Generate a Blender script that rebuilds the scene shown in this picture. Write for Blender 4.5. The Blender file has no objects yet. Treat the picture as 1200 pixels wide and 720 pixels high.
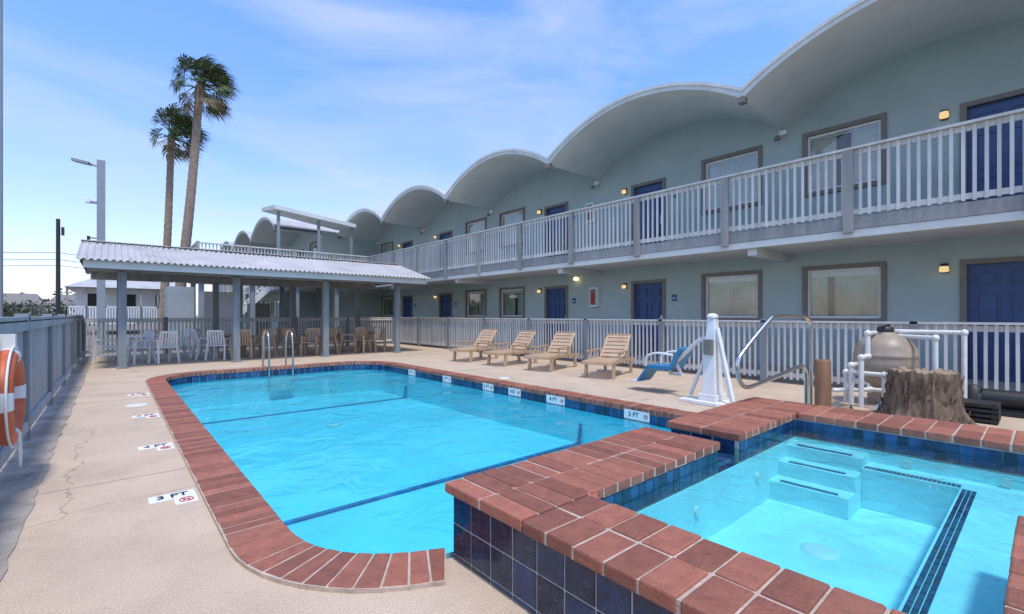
import bpy, math, random
from mathutils import Vector, Matrix
from mathutils.geometry import tessellate_polygon
random.seed(7)
scene = bpy.context.scene
coll = scene.collection
R = math.radians

# ------------------------------------------------------------------ materials
def newmat(name):
    m = bpy.data.materials.new(name); m.use_nodes = True
    nt = m.node_tree; nt.nodes.clear()
    out = nt.nodes.new('ShaderNodeOutputMaterial')
    return m, nt, out

def surf(name, col, rough=0.6, var=0.15, scale=3.0, bump=0.0, bscale=60.0, island=0.0,
         stain=0.0, stain_col=None, metal=0.0, spec=0.5, streak=False, speck=0.0, veins=None, vein_s=(9, .035, .65),
         stain2=0.0, stain2_col=None, stain2_scale=4.0, crack=0.0):
    m, nt, out = newmat(name)
    N = nt.nodes.new; L = nt.links.new
    b = N('ShaderNodeBsdfPrincipled'); L(b.outputs[0], out.inputs[0])
    b.inputs['Roughness'].default_value = rough
    b.inputs['Metallic'].default_value = metal
    b.inputs['Specular IOR Level'].default_value = spec
    tc = N('ShaderNodeTexCoord')
    mp = N('ShaderNodeMapping'); L(tc.outputs['Object'], mp.inputs[0])
    if streak: mp.inputs['Scale'].default_value = (1, 1, 0.15)
    n = N('ShaderNodeTexNoise'); n.inputs['Scale'].default_value = scale
    n.inputs['Detail'].default_value = 6; n.inputs['Roughness'].default_value = 0.65
    L(mp.outputs[0], n.inputs['Vector'])
    mr = N('ShaderNodeMapRange'); mr.inputs[1].default_value = .3; mr.inputs[2].default_value = .7
    mr.inputs[3].default_value = 1 - var; mr.inputs[4].default_value = 1 + var
    L(n.outputs['Fac'], mr.inputs[0])
    fac = mr.outputs[0]
    def mul(f, o):
        mu = N('ShaderNodeMath'); mu.operation = 'MULTIPLY'; L(f, mu.inputs[0]); L(o, mu.inputs[1]); return mu.outputs[0]
    if island:
        g = N('ShaderNodeNewGeometry')
        r2 = N('ShaderNodeMapRange'); r2.inputs[3].default_value = 1 - island; r2.inputs[4].default_value = 1 + island
        L(g.outputs['Random Per Island'], r2.inputs[0]); fac = mul(fac, r2.outputs[0])
    if speck:
        n3 = N('ShaderNodeTexNoise'); n3.inputs['Scale'].default_value = 140; n3.inputs['Detail'].default_value = 3
        L(tc.outputs['Object'], n3.inputs['Vector'])
        r3 = N('ShaderNodeMapRange'); r3.inputs[1].default_value = .35; r3.inputs[2].default_value = .65
        r3.inputs[3].default_value = 1 - speck; r3.inputs[4].default_value = 1 + speck
        L(n3.outputs['Fac'], r3.inputs[0]); fac = mul(fac, r3.outputs[0])
    if crack:
        nd = N('ShaderNodeTexNoise'); nd.inputs['Scale'].default_value = 2.5; nd.inputs['Detail'].default_value = 5; L(tc.outputs['Object'], nd.inputs['Vector'])
        va = N('ShaderNodeVectorMath'); va.operation = 'SCALE'; va.inputs['Scale'].default_value = .5; L(nd.outputs['Color'], va.inputs[0])
        vb = N('ShaderNodeVectorMath'); vb.operation = 'ADD'; L(tc.outputs['Object'], vb.inputs[0]); L(va.outputs[0], vb.inputs[1])
        vo = N('ShaderNodeTexVoronoi'); vo.feature = 'DISTANCE_TO_EDGE'; vo.inputs['Scale'].default_value = .38; L(vb.outputs[0], vo.inputs['Vector'])
        rc = N('ShaderNodeMapRange'); rc.inputs[1].default_value = .0; rc.inputs[2].default_value = .0035; rc.inputs[3].default_value = 1 - crack; rc.inputs[4].default_value = 1
        L(vo.outputs['Distance'], rc.inputs[0]); fac = mul(fac, rc.outputs[0])
    vm = N('ShaderNodeVectorMath'); vm.operation = 'SCALE'
    vm.inputs[0].default_value = col[:3]; L(fac, vm.inputs['Scale'])
    colout = vm.outputs[0]
    def stainmix(colout, sc, amt, c, lo, hi):
        n4 = N('ShaderNodeTexNoise'); n4.inputs['Scale'].default_value = sc; n4.inputs['Detail'].default_value = 8
        n4.inputs['Roughness'].default_value = .7
        L(mp.outputs[0], n4.inputs['Vector'])
        r4 = N('ShaderNodeMapRange'); r4.inputs[1].default_value = lo; r4.inputs[2].default_value = hi
        r4.inputs[3].default_value = 0; r4.inputs[4].default_value = amt
        L(n4.outputs['Fac'], r4.inputs[0])
        mx = N('ShaderNodeMixRGB'); L(r4.outputs[0], mx.inputs[0]); L(colout, mx.inputs[1])
        mx.inputs[2].default_value = (*c, 1)
        return mx.outputs[0]
    if stain: colout = stainmix(colout, .9, stain, stain_col or tuple(c * .5 for c in col[:3]), .5, .75)
    if stain2: colout = stainmix(colout, stain2_scale, stain2, stain2_col or tuple(c * .4 for c in col[:3]), .56, .70)
    if veins:
        n5 = N('ShaderNodeTexNoise'); n5.inputs['Scale'].default_value = vein_s[0]; n5.inputs['Detail'].default_value = 5; n5.inputs['Distortion'].default_value = 1.6
        L(tc.outputs['Object'], n5.inputs['Vector'])
        s5 = N('ShaderNodeMath'); s5.operation = 'SUBTRACT'; s5.inputs[1].default_value = .5; L(n5.outputs['Fac'], s5.inputs[0])
        a5 = N('ShaderNodeMath'); a5.operation = 'ABSOLUTE'; L(s5.outputs[0], a5.inputs[0])
        r5 = N('ShaderNodeMapRange'); r5.inputs[1].default_value = 0; r5.inputs[2].default_value = vein_s[1]; r5.inputs[3].default_value = vein_s[2]; r5.inputs[4].default_value = 0
        L(a5.outputs[0], r5.inputs[0])
        mx = N('ShaderNodeMixRGB'); L(r5.outputs[0], mx.inputs[0]); L(colout, mx.inputs[1]); mx.inputs[2].default_value = (*veins, 1)
        colout = mx.outputs[0]
    L(colout, b.inputs['Base Color'])
    if bump:
        n2 = N('ShaderNodeTexNoise'); n2.inputs['Scale'].default_value = bscale; n2.inputs['Detail'].default_value = 4
        L(mp.outputs[0], n2.inputs['Vector'])
        bp = N('ShaderNodeBump'); bp.inputs['Strength'].default_value = bump; bp.inputs['Distance'].default_value = .01
        L(n2.outputs['Fac'], bp.inputs['Height']); L(bp.outputs[0], b.inputs['Normal'])
    return m

M = {}
M['deck'] = surf('deck_concrete', (.55, .425, .315), .88, .12, 1.6, .7, 70, stain=.55, stain_col=(.37, .275, .20), speck=.22,
                 stain2=.35, stain2_col=(.30, .235, .17), stain2_scale=3.2, crack=.45)
M['curb'] = surf('curb_concrete', (.36, .31, .26), .92, .3, 3.0, .8, 50, stain=.8, stain_col=(.17, .135, .10), speck=.25,
                 stain2=.7, stain2_col=(.12, .09, .07), stain2_scale=2.2)
M['walk'] = surf('walk_concrete', (.40, .38, .35), .85, .15, 2.0, .3, 60, stain=.4)
M['ground'] = surf('ground_lot', (.20, .18, .15), .95, .3, .3, .4, 8, stain=.8, stain_col=(.10, .13, .05), speck=.2)
M['brick'] = surf('coping_brick', (.30, .105, .065), .62, .25, 14.0, .6, 90, island=.30, stain=.35, stain_col=(.36, .19, .13),
                  stain2=.55, stain2_col=(.13, .055, .04), stain2_scale=7)
M['mortar'] = surf('mortar', (.50, .39, .32), .9, .25, 12, .6, 90, stain2=.5, stain2_scale=9)
M['grout'] = surf('grout', (.46, .44, .40), .8, .2, 20, stain2=.4)
M['tile'] = surf('blue_tile', (.009, .027, .075), .13, .5, 14, 0, island=.45, stain=.4, stain_col=(.025, .06, .13), veins=(.07, .12, .21), vein_s=(11, .022, .55))
M['mosaic'] = surf('mosaic_tile', (.012, .05, .13), .15, .5, 10, 0, island=.6)
M['lane'] = surf('lane_tile', (.025, .15, .34), .3, .3, 10, 0, island=.3)
M['plaster'] = surf('pool_plaster', (.38, .76, .83), .6, .10, .8, .1, 20, stain=.25, stain_col=(.30, .66, .76))  # broad mottling paints uneven light through the water into the plaster colour
M['plaster2'] = surf('spa_plaster', (.55, .82, .86), .6, .12, 3, .1, 20)
M['stucco'] = surf('stucco_wall', (.40, .49, .475), .9, .07, 1.0, .9, 60, stain=.25, stain_col=(.30, .385, .375), stain2=.12, stain2_col=(.27, .34, .33), stain2_scale=1.6)
M['shell'] = surf('roof_shell', (.62, .64, .61), .85, .08, 1.0, .25, 40, stain=.3, stain_col=(.46, .49, .47), stain2=.2, stain2_col=(.40, .42, .40), stain2_scale=2)
M['fascia'] = surf('roof_edge', (.64, .645, .62), .8, .12, 3.0, .2, 40, streak=True, stain=.45, stain_col=(.36, .36, .34), stain2=.4, stain2_col=(.33, .33, .31), stain2_scale=5)
M['soffit'] = surf('soffit', (.58, .60, .575), .9, .07, 2, .1, 40, stain=.25, stain_col=(.40, .42, .40))
M['greyw'] = surf('grey_painted_wood', (.30, .295, .28), .75, .22, 5, .3, 60, streak=True, island=.10, stain=.45, stain_col=(.19, .18, .165))
M['bluegrey'] = surf('blue_grey_post', (.21, .24, .26), .7, .18, 5, .2, 60, streak=True, stain=.3)
M['picket'] = surf('picket_paint', (.58, .565, .53), .6, .14, 5, .1, 60, island=.14, streak=True, stain=.35, stain_col=(.36, .34, .30))
M['trim'] = surf('taupe_trim', (.20, .18, .16), .7, .1, 5)
M['door'] = surf('blue_door', (.032, .075, .20), .42, .15, 4)
M['white'] = surf('white_paint', (.76, .76, .74), .5, .06, 5)
M['plastic'] = surf('white_plastic', (.74, .74, .72), .35, .07, 5)
M['tan'] = surf('tan_resin', (.50, .34, .21), .45, .12, 6, island=.08)
M['curtain'] = surf('curtain', (.74, .74, .70), .9, .1, 2)
M['curtaing'] = surf('curtain_reflection', (.50, .53, .46), .9, .35, 1.6)  # lower windows: greenish pane reflections painted into the curtain colour
M['darkint'] = surf('dark', (.03, .03, .03), .7, .1, 5)
M['black'] = surf('black_paint', (.02, .02, .02), .5, .1, 5)
M['red'] = surf('red_paint', (.55, .04, .03), .4, .1, 5)
M['orange'] = surf('orange_buoy', (.58, .13, .05), .5, .2, 8, stain=.3)
M['lblue'] = surf('lift_blue', (.03, .22, .42), .4, .08, 5)
M['steel'] = surf('stainless', (.62, .60, .56), .22, .05, 5, metal=1.0)
M['tank'] = surf('tan_tank', (.34, .275, .21), .45, .2, 4, stain=.4)
M['pvc'] = surf('pvc_pipe', (.70, .70, .66), .4, .12, 8)
M['bark'] = surf('palm_bark', (.27, .20, .15), .95, .35, 7, .9, 30)
M['stump'] = surf('stump_bark', (.16, .11, .075), .95, .55, 22, 1.0, 50, streak=True, stain2=.6, stain2_col=(.06, .04, .03), stain2_scale=14)
M['stumptop'] = surf('stump_cut', (.30, .22, .15), .9, .4, 16, .9, 40)
M['oldwood'] = surf('brown_wood', (.22, .12, .065), .85, .3, 10, .5, 60, streak=True)
M['frond'] = surf('palm_frond', (.09, .12, .035), .6, .4, 2, island=.35)
M['deadfrond'] = surf('dead_frond', (.22, .16, .08), .8, .3, 2, island=.3)
M['leaf'] = surf('leaf', (.075, .08, .04), .7, .4, .5, island=.4)
M['metalroof'] = surf('corrugated_metal', (.47, .445, .43), .55, .15, 1.5, .1, 30, stain=.6, stain_col=(.29, .255, .235), stain2=.3, stain2_scale=2)
M['polegrey'] = surf('pole_grey', (.25, .28, .30), .5, .1, 5)
M['lblock'] = surf('tower_wall', (.30, .34, .35), .85, .1, 2, .2, 50)
M['leftpic'] = surf('fence_paint_grey', (.36, .38, .385), .7, .18, 5, .2, 50, island=.14, streak=True, stain=.4, stain_col=(.22, .22, .215))

def lit(name, col, s):
    m, nt, out = newmat(name)
    e = nt.nodes.new('ShaderNodeEmission'); e.inputs[0].default_value = (*col, 1); e.inputs[1].default_value = s
    nt.links.new(e.outputs[0], out.inputs[0]); return m
M['bulb'] = lit('lit_bulb', (1, .75, .35), 2.5)
M['lamp'] = lit('lamp_glass', (1, .72, .36), .9)

def water(name, tint, bscale, bstr):
    m, nt, out = newmat(name); N = nt.nodes.new; L = nt.links.new
    tc = N('ShaderNodeTexCoord')
    n = N('ShaderNodeTexNoise'); n.inputs['Scale'].default_value = bscale; n.inputs['Detail'].default_value = 3
    n.inputs['Distortion'].default_value = 1.0
    L(tc.outputs['Object'], n.inputs['Vector'])
    nb = N('ShaderNodeTexNoise'); nb.inputs['Scale'].default_value = bscale * .35; nb.inputs['Detail'].default_value = 1; L(tc.outputs['Object'], nb.inputs['Vector'])
    ad = N('ShaderNodeMath'); ad.operation = 'MULTIPLY_ADD'; ad.inputs[1].default_value = 2.0; L(nb.outputs['Fac'], ad.inputs[0]); L(n.outputs['Fac'], ad.inputs[2])
    bp = N('ShaderNodeBump'); bp.inputs['Strength'].default_value = bstr; bp.inputs['Distance'].default_value = .05
    L(ad.outputs[0], bp.inputs['Height'])
    t = N('ShaderNodeBsdfTransparent'); t.inputs[0].default_value = (*tint, 1)
    g = N('ShaderNodeBsdfGlossy'); g.inputs['Roughness'].default_value = .03; L(bp.outputs[0], g.inputs['Normal'])
    f = N('ShaderNodeFresnel'); f.inputs['IOR'].default_value = 1.33; L(bp.outputs[0], f.inputs['Normal'])
    mx = N('ShaderNodeMixShader'); L(f.outputs[0], mx.inputs[0]); L(t.outputs[0], mx.inputs[1]); L(g.outputs[0], mx.inputs[2])
    L(mx.outputs[0], out.inputs[0]); return m
M['water'] = water('pool_water', (.40, .85, .94), 2.4, .45)
M['water2'] = water('spa_water', (.52, .89, .955), 4.5, .35)

def glass():
    m, nt, out = newmat('window_glass'); N = nt.nodes.new; L = nt.links.new
    t = N('ShaderNodeBsdfTransparent'); t.inputs[0].default_value = (.88, .93, .90, 1)
    g = N('ShaderNodeBsdfGlossy'); g.inputs['Roughness'].default_value = .02
    f = N('ShaderNodeFresnel'); f.inputs['IOR'].default_value = 1.6
    a = N('ShaderNodeMath'); a.operation = 'ADD'; a.inputs[1].default_value = .08; L(f.outputs[0], a.inputs[0])
    mx = N('ShaderNodeMixShader'); L(a.outputs[0], mx.inputs[0]); L(t.outputs[0], mx.inputs[1]); L(g.outputs[0], mx.inputs[2])
    L(mx.outputs[0], out.inputs[0]); return m
M['glass'] = glass()

# ------------------------------------------------------------------ mesh builder
class MB:
    def __init__(s): s.v = []; s.f = []; s.m = []; s.sm = []; s.mats = []
    def mi(s, k):
        if k not in s.mats: s.mats.append(k)
        return s.mats.index(k)
    def add(s, vs, fs, k, smooth=False):
        o = len(s.v); s.v += [tuple(p) for p in vs]; i = s.mi(k)
        for f in fs: s.f.append([o + a for a in f]); s.m.append(i); s.sm.append(smooth)
    def face(s, pts, k): s.add(pts, [list(range(len(pts)))], k)
    BF = [(0, 3, 2, 1), (4, 5, 6, 7), (0, 1, 5, 4), (1, 2, 6, 5), (2, 3, 7, 6), (3, 0, 4, 7)]
    def box(s, x0, x1, y0, y1, z0, z1, k):
        s.add([(x0, y0, z0), (x1, y0, z0), (x1, y1, z0), (x0, y1, z0), (x0, y0, z1), (x1, y0, z1), (x1, y1, z1), (x0, y1, z1)], MB.BF, k)
    def obox(s, p, q, w, h, k, up=(0, 0, 1)):
        p = Vector(p); q = Vector(q); d = (q - p).normalized(); u = Vector(up)
        a = d.cross(u)
        if a.length < 1e-4: a = d.cross(Vector((1, 0, 0)))
        a.normalize(); b = a.cross(d).normalized(); a *= w / 2; b *= h / 2
        s.add([p - a - b, p + a - b, p + a + b, p - a + b, q - a - b, q + a - b, q + a + b, q - a + b], MB.BF, k)
    def tube(s, pts, r, k, n=8):
        pts = [Vector(p) for p in pts]; N = len(pts)
        rs = r if isinstance(r, (list, tuple)) else [r] * N
        vs = []; ref = None
        for i, p in enumerate(pts):
            d = (pts[min(i + 1, N - 1)] - pts[max(i - 1, 0)]).normalized()
            if ref is None:
                ref = d.cross(Vector((0, 0, 1)))
                if ref.length < .1: ref = d.cross(Vector((1, 0, 0)))
            ref = (ref - d * ref.dot(d)).normalized(); b = d.cross(ref)
            for j in range(n):
                a = 2 * math.pi * j / n
                vs.append(p + (ref * math.cos(a) + b * math.sin(a)) * rs[i])
        fs = []
        for i in range(N - 1):
            for j in range(n):
                fs.append((i * n + j, i * n + (j + 1) % n, (i + 1) * n + (j + 1) % n, (i + 1) * n + j))
        s.add(vs, fs, k, True)
        s.add([vs[j] for j in range(n)], [list(range(n))[::-1]], k)
        s.add([vs[(N - 1) * n + j] for j in range(n)], [list(range(n))], k)
    def prism(s, poly, z0, z1, k, topk=None):
        n = len(poly)
        vs = [(x, y, z0) for x, y in poly] + [(x, y, z1) for x, y in poly]
        s.add(vs, [(i, (i + 1) % n, n + (i + 1) % n, n + i) for i in range(n)], k)
        tri = tessellate_polygon([[Vector((x, y, 0)) for x, y in poly]])
        s.add([(x, y, z1) for x, y in poly], [tuple(t) for t in tri], topk or k)
    def lathe(s, c, prof, k, n=20):
        vs = []; m = len(prof)
        for r, z in prof:
            for j in range(n):
                a = 2 * math.pi * j / n; vs.append((c[0] + r * math.cos(a), c[1] + r * math.sin(a), c[2] + z))
        s.add(vs, [(i * n + j, i * n + (j + 1) % n, (i + 1) * n + (j + 1) % n, (i + 1) * n + j) for i in range(m - 1) for j in range(n)], k, True)
    def build(s, name, parent=None, bevel=0, loc=None, rot=None, data=None):
        me = bpy.data.meshes.new(name); me.from_pydata(s.v, [], s.f)
        for k in s.mats: me.materials.append(M[k])
        me.polygons.foreach_set('material_index', s.m); me.polygons.foreach_set('use_smooth', s.sm)
        me.update()
        ob = bpy.data.objects.new(name, me); coll.objects.link(ob)
        if parent: ob.parent = parent
        if loc: ob.location = loc
        if rot: ob.rotation_euler = rot
        if bevel:
            b = ob.modifiers.new('bevel', 'BEVEL'); b.width = bevel; b.segments = 2; b.limit_method = 'ANGLE'
        return ob

def upface(pts):
    a = sum(pts[i][0] * pts[(i + 1) % len(pts)][1] - pts[(i + 1) % len(pts)][0] * pts[i][1] for i in range(len(pts)))
    return pts if a > 0 else pts[::-1]
def empty(name, loc=(0, 0, 0), rot=(0, 0, 0)):
    e = bpy.data.objects.new(name, None); coll.objects.link(e); e.location = loc; e.rotation_euler = rot
    e.empty_display_size = .2; return e
def inst(ob, name, loc, rot=(0, 0, 0), parent=None):
    o = bpy.data.objects.new(name, ob.data); coll.objects.link(o); o.location = loc; o.rotation_euler = rot
    for m in ob.modifiers:
        b = o.modifiers.new('bevel', 'BEVEL'); b.width = m.width; b.segments = m.segments; b.limit_method = 'ANGLE'
    if parent: o.parent = parent
    return o
def text(body, size, loc, rot, mat, parent, name='lettering'):
    c = bpy.data.curves.new(name, 'FONT'); c.body = body; c.size = size; c.align_x = 'CENTER'; c.align_y = 'CENTER'
    c.extrude = .001; c.offset = size * .02; c.materials.append(M[mat])
    o = bpy.data.objects.new(name, c); coll.objects.link(o); o.location = loc; o.rotation_euler = rot; o.parent = parent
    return o
def catmull(p, n=6):
    p = [Vector(a) for a in p]; out = []
    q = [p[0] * 2 - p[1]] + p + [p[-1] * 2 - p[-2]]
    for i in range(1, len(q) - 2):
        a, b, c, d = q[i - 1:i + 3]
        for j in range(n):
            t = j / n
            out.append(.5 * ((2 * b) + (c - a) * t + (2 * a - 5 * b + 4 * c - d) * t * t + (3 * b - a - 3 * c + d) * t ** 3))
    out.append(p[-1]); return out

# ------------------------------------------------------------------ layout
PX0, PX1, PY0, PY1 = .80, 5.70, 2.20, 12.80
RN, RF = .85, 1.0
ZW = -.155
def arc(cx, cy, r, a0, a1, n):
    return [(cx + r * math.cos(R(a0 + (a1 - a0) * i / n)), cy + r * math.sin(R(a0 + (a1 - a0) * i / n))) for i in range(n + 1)]
def pool_loop(off=0):
    """near-left, far-left, far-right corners rounded; near-right square (spa)"""
    p = arc(PX0 + RN, PY0 + RN, RN + off, 270, 180, 14)
    p += arc(PX0 + RF, PY1 - RF, RF + off, 180, 90, 14)
    p += arc(PX1 - RF, PY1 - RF, RF + off, 90, 0, 14)
    p += [(PX1 + off, PY0 - .02)]
    return p

# ground + deck ------------------------------------------------------
def sheet(name, outer, holes, z, mat, skirt=0):
    polys = [[Vector((x, y, 0)) for x, y in outer]] + [[Vector((x, y, 0)) for x, y in h] for h in holes]
    allp = [p for q in polys for p in q]
    mb = MB(); mb.add([(p.x, p.y, z) for p in allp], [tuple(t) for t in tessellate_polygon(polys)], mat)
    if skirt:
        n = len(outer)
        mb.add([(x, y, z - skirt) for x, y in outer] + [(x, y, z) for x, y in outer],
               [(i, (i + 1) % n, n + (i + 1) % n, n + i) for i in range(n)], mat)
    return mb.build(name)
rect = lambda a, b, c, d: [(a, c), (b, c), (b, d), (a, d)]
sheet('ground', rect(-900, 900, -900, 900), [rect(-.9, 10.2, -5.9, 20.3)], -.10, 'ground')
pl = pool_loop(.06); pl[-1] = (PX1 + .06, 2.05); pl.append((PX0 + RN, 2.05))
sheet('pool_deck', rect(-.95, 10.3, -6, 20.4), [pl, rect(1.7, 5.0, -.9, 1.75)], 0, 'deck', .3)
# left edge strip: broken irregular edge
mb = MB(); pts = []
y = -6.0
while y < 20.3: pts.append((-.43 + random.uniform(-.018, .018), y)); y += .16
mb.prism([(-.95, 20.3), (-.95, -6)] + pts + [(-.43, 20.3)], -.1, .009, 'curb')
mb.build('deck_curb')
# deck control joints
mb = MB()
for y in (.1, 4.95, 9.6, 14.2): mb.box(-.42, .50, y, y + .010, -.01, .003, 'curb')
for y in (4.6, 9.2, 13.9): mb.box(6.02, 9.95, y, y + .010, -.01, .003, 'curb')
mb.build('deck_joint')
E = empty('skimmer_lid'); mb = MB()
for x, y in ((6.35, 7.6), (.28, 8.9)): mb.lathe((x, y, 0), [(.13, 0), (.13, .006), (.12, .008), (.001, .008)], 'plastic', 24)
mb.build('lids', E)

# pool ---------------------------------------------------------------
pool = empty('swimming_pool')
loop = pool_loop(0); loop2 = loop + [(PX0 + RN, PY0 - .02)]
mb = MB(); n = len(loop2)
zf = lambda y: -.70 - .10 * max(0, (y - 4.9) / 8)
nn = len(loop2)
mb.add([(x, y, zf(y)) for x, y in loop2] + [(x, y, .0) for x, y in loop2], [(i, (i + 1) % nn, nn + (i + 1) % nn, nn + i) for i in range(nn)], 'plaster')
mb.add([(x, y, zf(y)) for x, y in loop2], [tuple(t) for t in tessellate_polygon([[Vector((x, y, 0)) for x, y in loop2]])], 'plaster')
mb.build('pool_basin', pool)
mb = MB()
y0_ = 4.9
def lane(y, w, z):
    x = .83
    while x < 5.62: mb.box(x, x + .072, y, y + w, z - .01, z + .008, 'lane'); x += .076
    for k in range(5): # curve up to wall
        a = k / 5; b = (k + 1) / 5
        mb.obox((5.60 + .085 * math.sin(a * 1.57), y + w / 2, z + .30 * (1 - math.cos(a * 1.57))), (5.60 + .085 * math.sin(b * 1.57), y + w / 2, z + .30 * (1 - math.cos(b * 1.57))), .05, .012, 'lane')
lane(4.88, .06, -.70); lane(10.7, .09, -.773)
mb.build('floor_stripes', pool)
mb = MB()
for y in (4.0, 6.8, 9.6): mb.tube([(5.70, y, -.42), (5.685, y, -.42)], .035, 'white', 14)
mb.tube([(3.2, 12.80, -.42), (3.2, 12.785, -.42)], .09, 'white', 18); mb.lathe((3.2, 8.9, zf(8.9)), [(.14, 0), (.14, .01), (.001, .012)], 'white', 18)
mb.build('pool_fittings', pool)
mb = MB(); mb.face([(x, y, ZW) for x, y in upface(loop2)], 'water'); mb.build('pool_water', pool)
# resample path
def resample(p, step):
    out = []; p = [Vector(a) for a in p]
    tot = sum((p[i + 1] - p[i]).length for i in range(len(p) - 1)); n = round(tot / step); st = tot / n
    i = 0; acc = 0
    for k in range(n + 1):
        t = k * st
        while i < len(p) - 2 and acc + (p[i + 1] - p[i]).length < t: acc += (p[i + 1] - p[i]).length; i += 1
        seg = p[i + 1] - p[i]; q = p[i] + seg * min(1, (t - acc) / seg.length)
        nrm = Vector((-seg.y, seg.x)).normalized(); out.append((q, nrm))
    for k in range(1, n): # smooth normals
        a = (out[k + 1][0] - out[k - 1][0]); out[k] = (out[k][0], Vector((-a.y, a.x)).normalized())
    return out
path = [(1.42, PY0 + .015)] + [p for p in loop if p[0] < 1.40 or p[1] > 5] + [(PX1, 2.15)]
rp = resample(path, .100)
# outward normal: path goes clockwise, left side is outward
cb = MB(); tb = MB(); bed = MB(); g = .0065
for i in range(len(rp) - 1):
    (a, na), (b, nb) = rp[i], rp[i + 1]
    t = (b - a).normalized() * g
    j1 = random.uniform(-.004, .004)
    q = [a - na * .03 + t, b - nb * .03 - t, b + nb * (.285 + j1) - t, a + na * (.285 + j1) + t]
    dz = random.uniform(-.002, .002)
    cb.add([(p.x, p.y, -.045) for p in q] + [(p.x, p.y, .028 + dz) for p in q], MB.BF, 'brick')
    q = [a - na * .022, b - nb * .022, b + nb * .295, a + na * .295]
    bed.add([(p.x, p.y, -.043) for p in q] + [(p.x, p.y, .0225) for p in q], MB.BF, 'mortar')
cb.build('coping_bricks', pool, bevel=.005); bed.build('coping_mortar', pool)
rp = resample(path, .155); gb = MB()
for i in range(len(rp) - 1):
    (a, na), (b, nb) = rp[i], rp[i + 1]; t = (b - a).normalized() * .003
    q = [a - na * .018 + t, b - nb * .018 - t, b + nb * .01 - t, a + na * .01 + t]
    tb.add([(p.x, p.y, -.185) for p in q] + [(p.x, p.y, -.05) for p in q], MB.BF, 'mosaic')
    q = [a - na * .015, b - nb * .015, b + nb * .015, a + na * .015]
    gb.add([(p.x, p.y, -.19) for p in q] + [(p.x, p.y, -.047) for p in q], MB.BF, 'grout')
tb.build('waterline_tiles', pool); gb.build('tile_grout', pool)

def marker(txt, loc, wall, w=.30, h=.15, sym=True):
    e = empty('depth_marker', loc, (R(90), 0, R(-90)) if wall else (0, 0, 0))
    mb = MB()
    if wall:
        mb.box(-w / 2, w / 2, -h / 2, h / 2, -.004, .004, 'white')
        tx, ty, sx, sy, s, r = -.05, 0, w / 2 - .055, 0, .095, .030
    else:
        mb.box(-.14, -.002, .01, .15, -.004, .002, 'white'); mb.box(.002, .14, .01, .15, -.004, .002, 'white'); mb.box(.002, .14, -.13, .006, -.004, .002, 'white')
        tx, ty, sx, sy, s, r = 0, .08, .072, -.062, .105, .042
    if sym:
        mb.tube([(sx + r * math.cos(a * math.pi / 10), sy + r * math.sin(a * math.pi / 10), .004) for a in range(21)], .004, 'red', 5)
        mb.obox((sx - r * .7, sy + r * .7, .004), (sx + r * .7, sy - r * .7, .004), .007, .004, 'red')
        mb.obox((sx - r * .5, sy - .01, .0035), (sx + r * .5, sy + .012, .0035), .010, .003, 'black')
    mb.build('marker_tile', e)
    text(txt, s, (tx, ty, .004), (0, 0, 0), 'black', e)
for y, t in ((4.17, '3 FT'), (5.9, '4 FT'), (7.8, '4 FT'), (10.0, '5 FT')): marker(t, (.34, y, .003), False)
for y, t in ((3.85, '3 FT'), (5.45, '4 FT'), (6.5, 'NO'), (7.3, '5 FT'), (8.8, '5 FT'), (10.4, '5 FT')):
    marker(t, (5.672, y, -.088), True, .42 if y < 6 else .34, .13)

# spa ------------------------------------------------------------------
spa = empty('raised_spa'); ZT = .37
mb = MB()
mb.box(1.43, 1.85, -1.5, 2.15, -.8, ZT, 'grout')
mb.box(1.85, 3.32, 1.57, 2.15, -.8, ZT, 'grout')
mb.box(3.32, 3.68, 1.60, 2.12, -.8, .25, 'mosaic')
mb.box(3.68, 4.88, 1.57, 2.15, -.8, ZT, 'grout')
mb.box(4.88, 5.45, -1.5, 2.15, -.8, ZT, 'grout')
mb.box(1.85, 3.15, -.5, .08, -.8, ZT, 'grout')
mb.box(3.15, 4.88, -1.3, -.6, -.8, ZT, 'grout')
mb.box(1.85, 3.15, -1.5, -.5, -.8, ZT, 'grout')
mb.build('spa_walls', spa)
mb = MB()
ZS = .31; ZF = -.22
mb.box(1.8, 4.95, -.7, 1.65, -.3, ZF, 'plaster2')
mb.box(3.15, 4.90, -.62, .42, ZF, .10, 'plaster2')      # near bench
mb.box(1.84, 3.15, .05, .42, ZF, .10, 'plaster2')
mb.box(4.62, 4.90, .42, 1.0, ZF, .10, 'plaster2')
mb.box(4.25, 4.90, 1.0, 1.6, ZF, -.06, 'plaster2')
mb.box(4.45, 4.90, 1.0, 1.6, -.06, .06, 'plaster2')
mb.box(4.65, 4.90, 1.0, 1.6, .06, .17, 'plaster2')
# liner above benches
mb.box(1.848, 1.856, .05, 1.6, ZF, .2, 'plaster2'); mb.box(1.85, 4.9, 1.562, 1.572, ZF, .2, 'plaster2')
mb.box(4.873, 4.883, -.6, 1.6, ZF, .2, 'plaster2')
mb.build('spa_basin', spa, bevel=.012)
mb = MB()
def mos_x(x0, x1, y0, y1, z):   # grid of small tiles flat on a horizontal surface
    s = .026; nx = max(1, round((x1 - x0) / s)); ny = max(1, round((y1 - y0) / s))
    for i in range(nx):
        for j in range(ny):
            a = x0 + i * s; b = y0 + j * s; mb.box(a, a + s - .004, b, b + s - .004, z - .002, z + .003, 'mosaic')
mos_x(2.25, 4.62, .332, .405, .10); mos_x(4.64, 4.71, .42, .98, .10)
for x, z in ((4.275, -.06), (4.475, .06), (4.675, .17)): mos_x(x, x + .05, 1.08, 1.5, z)
mb.build('step_mosaic', spa)
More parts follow.
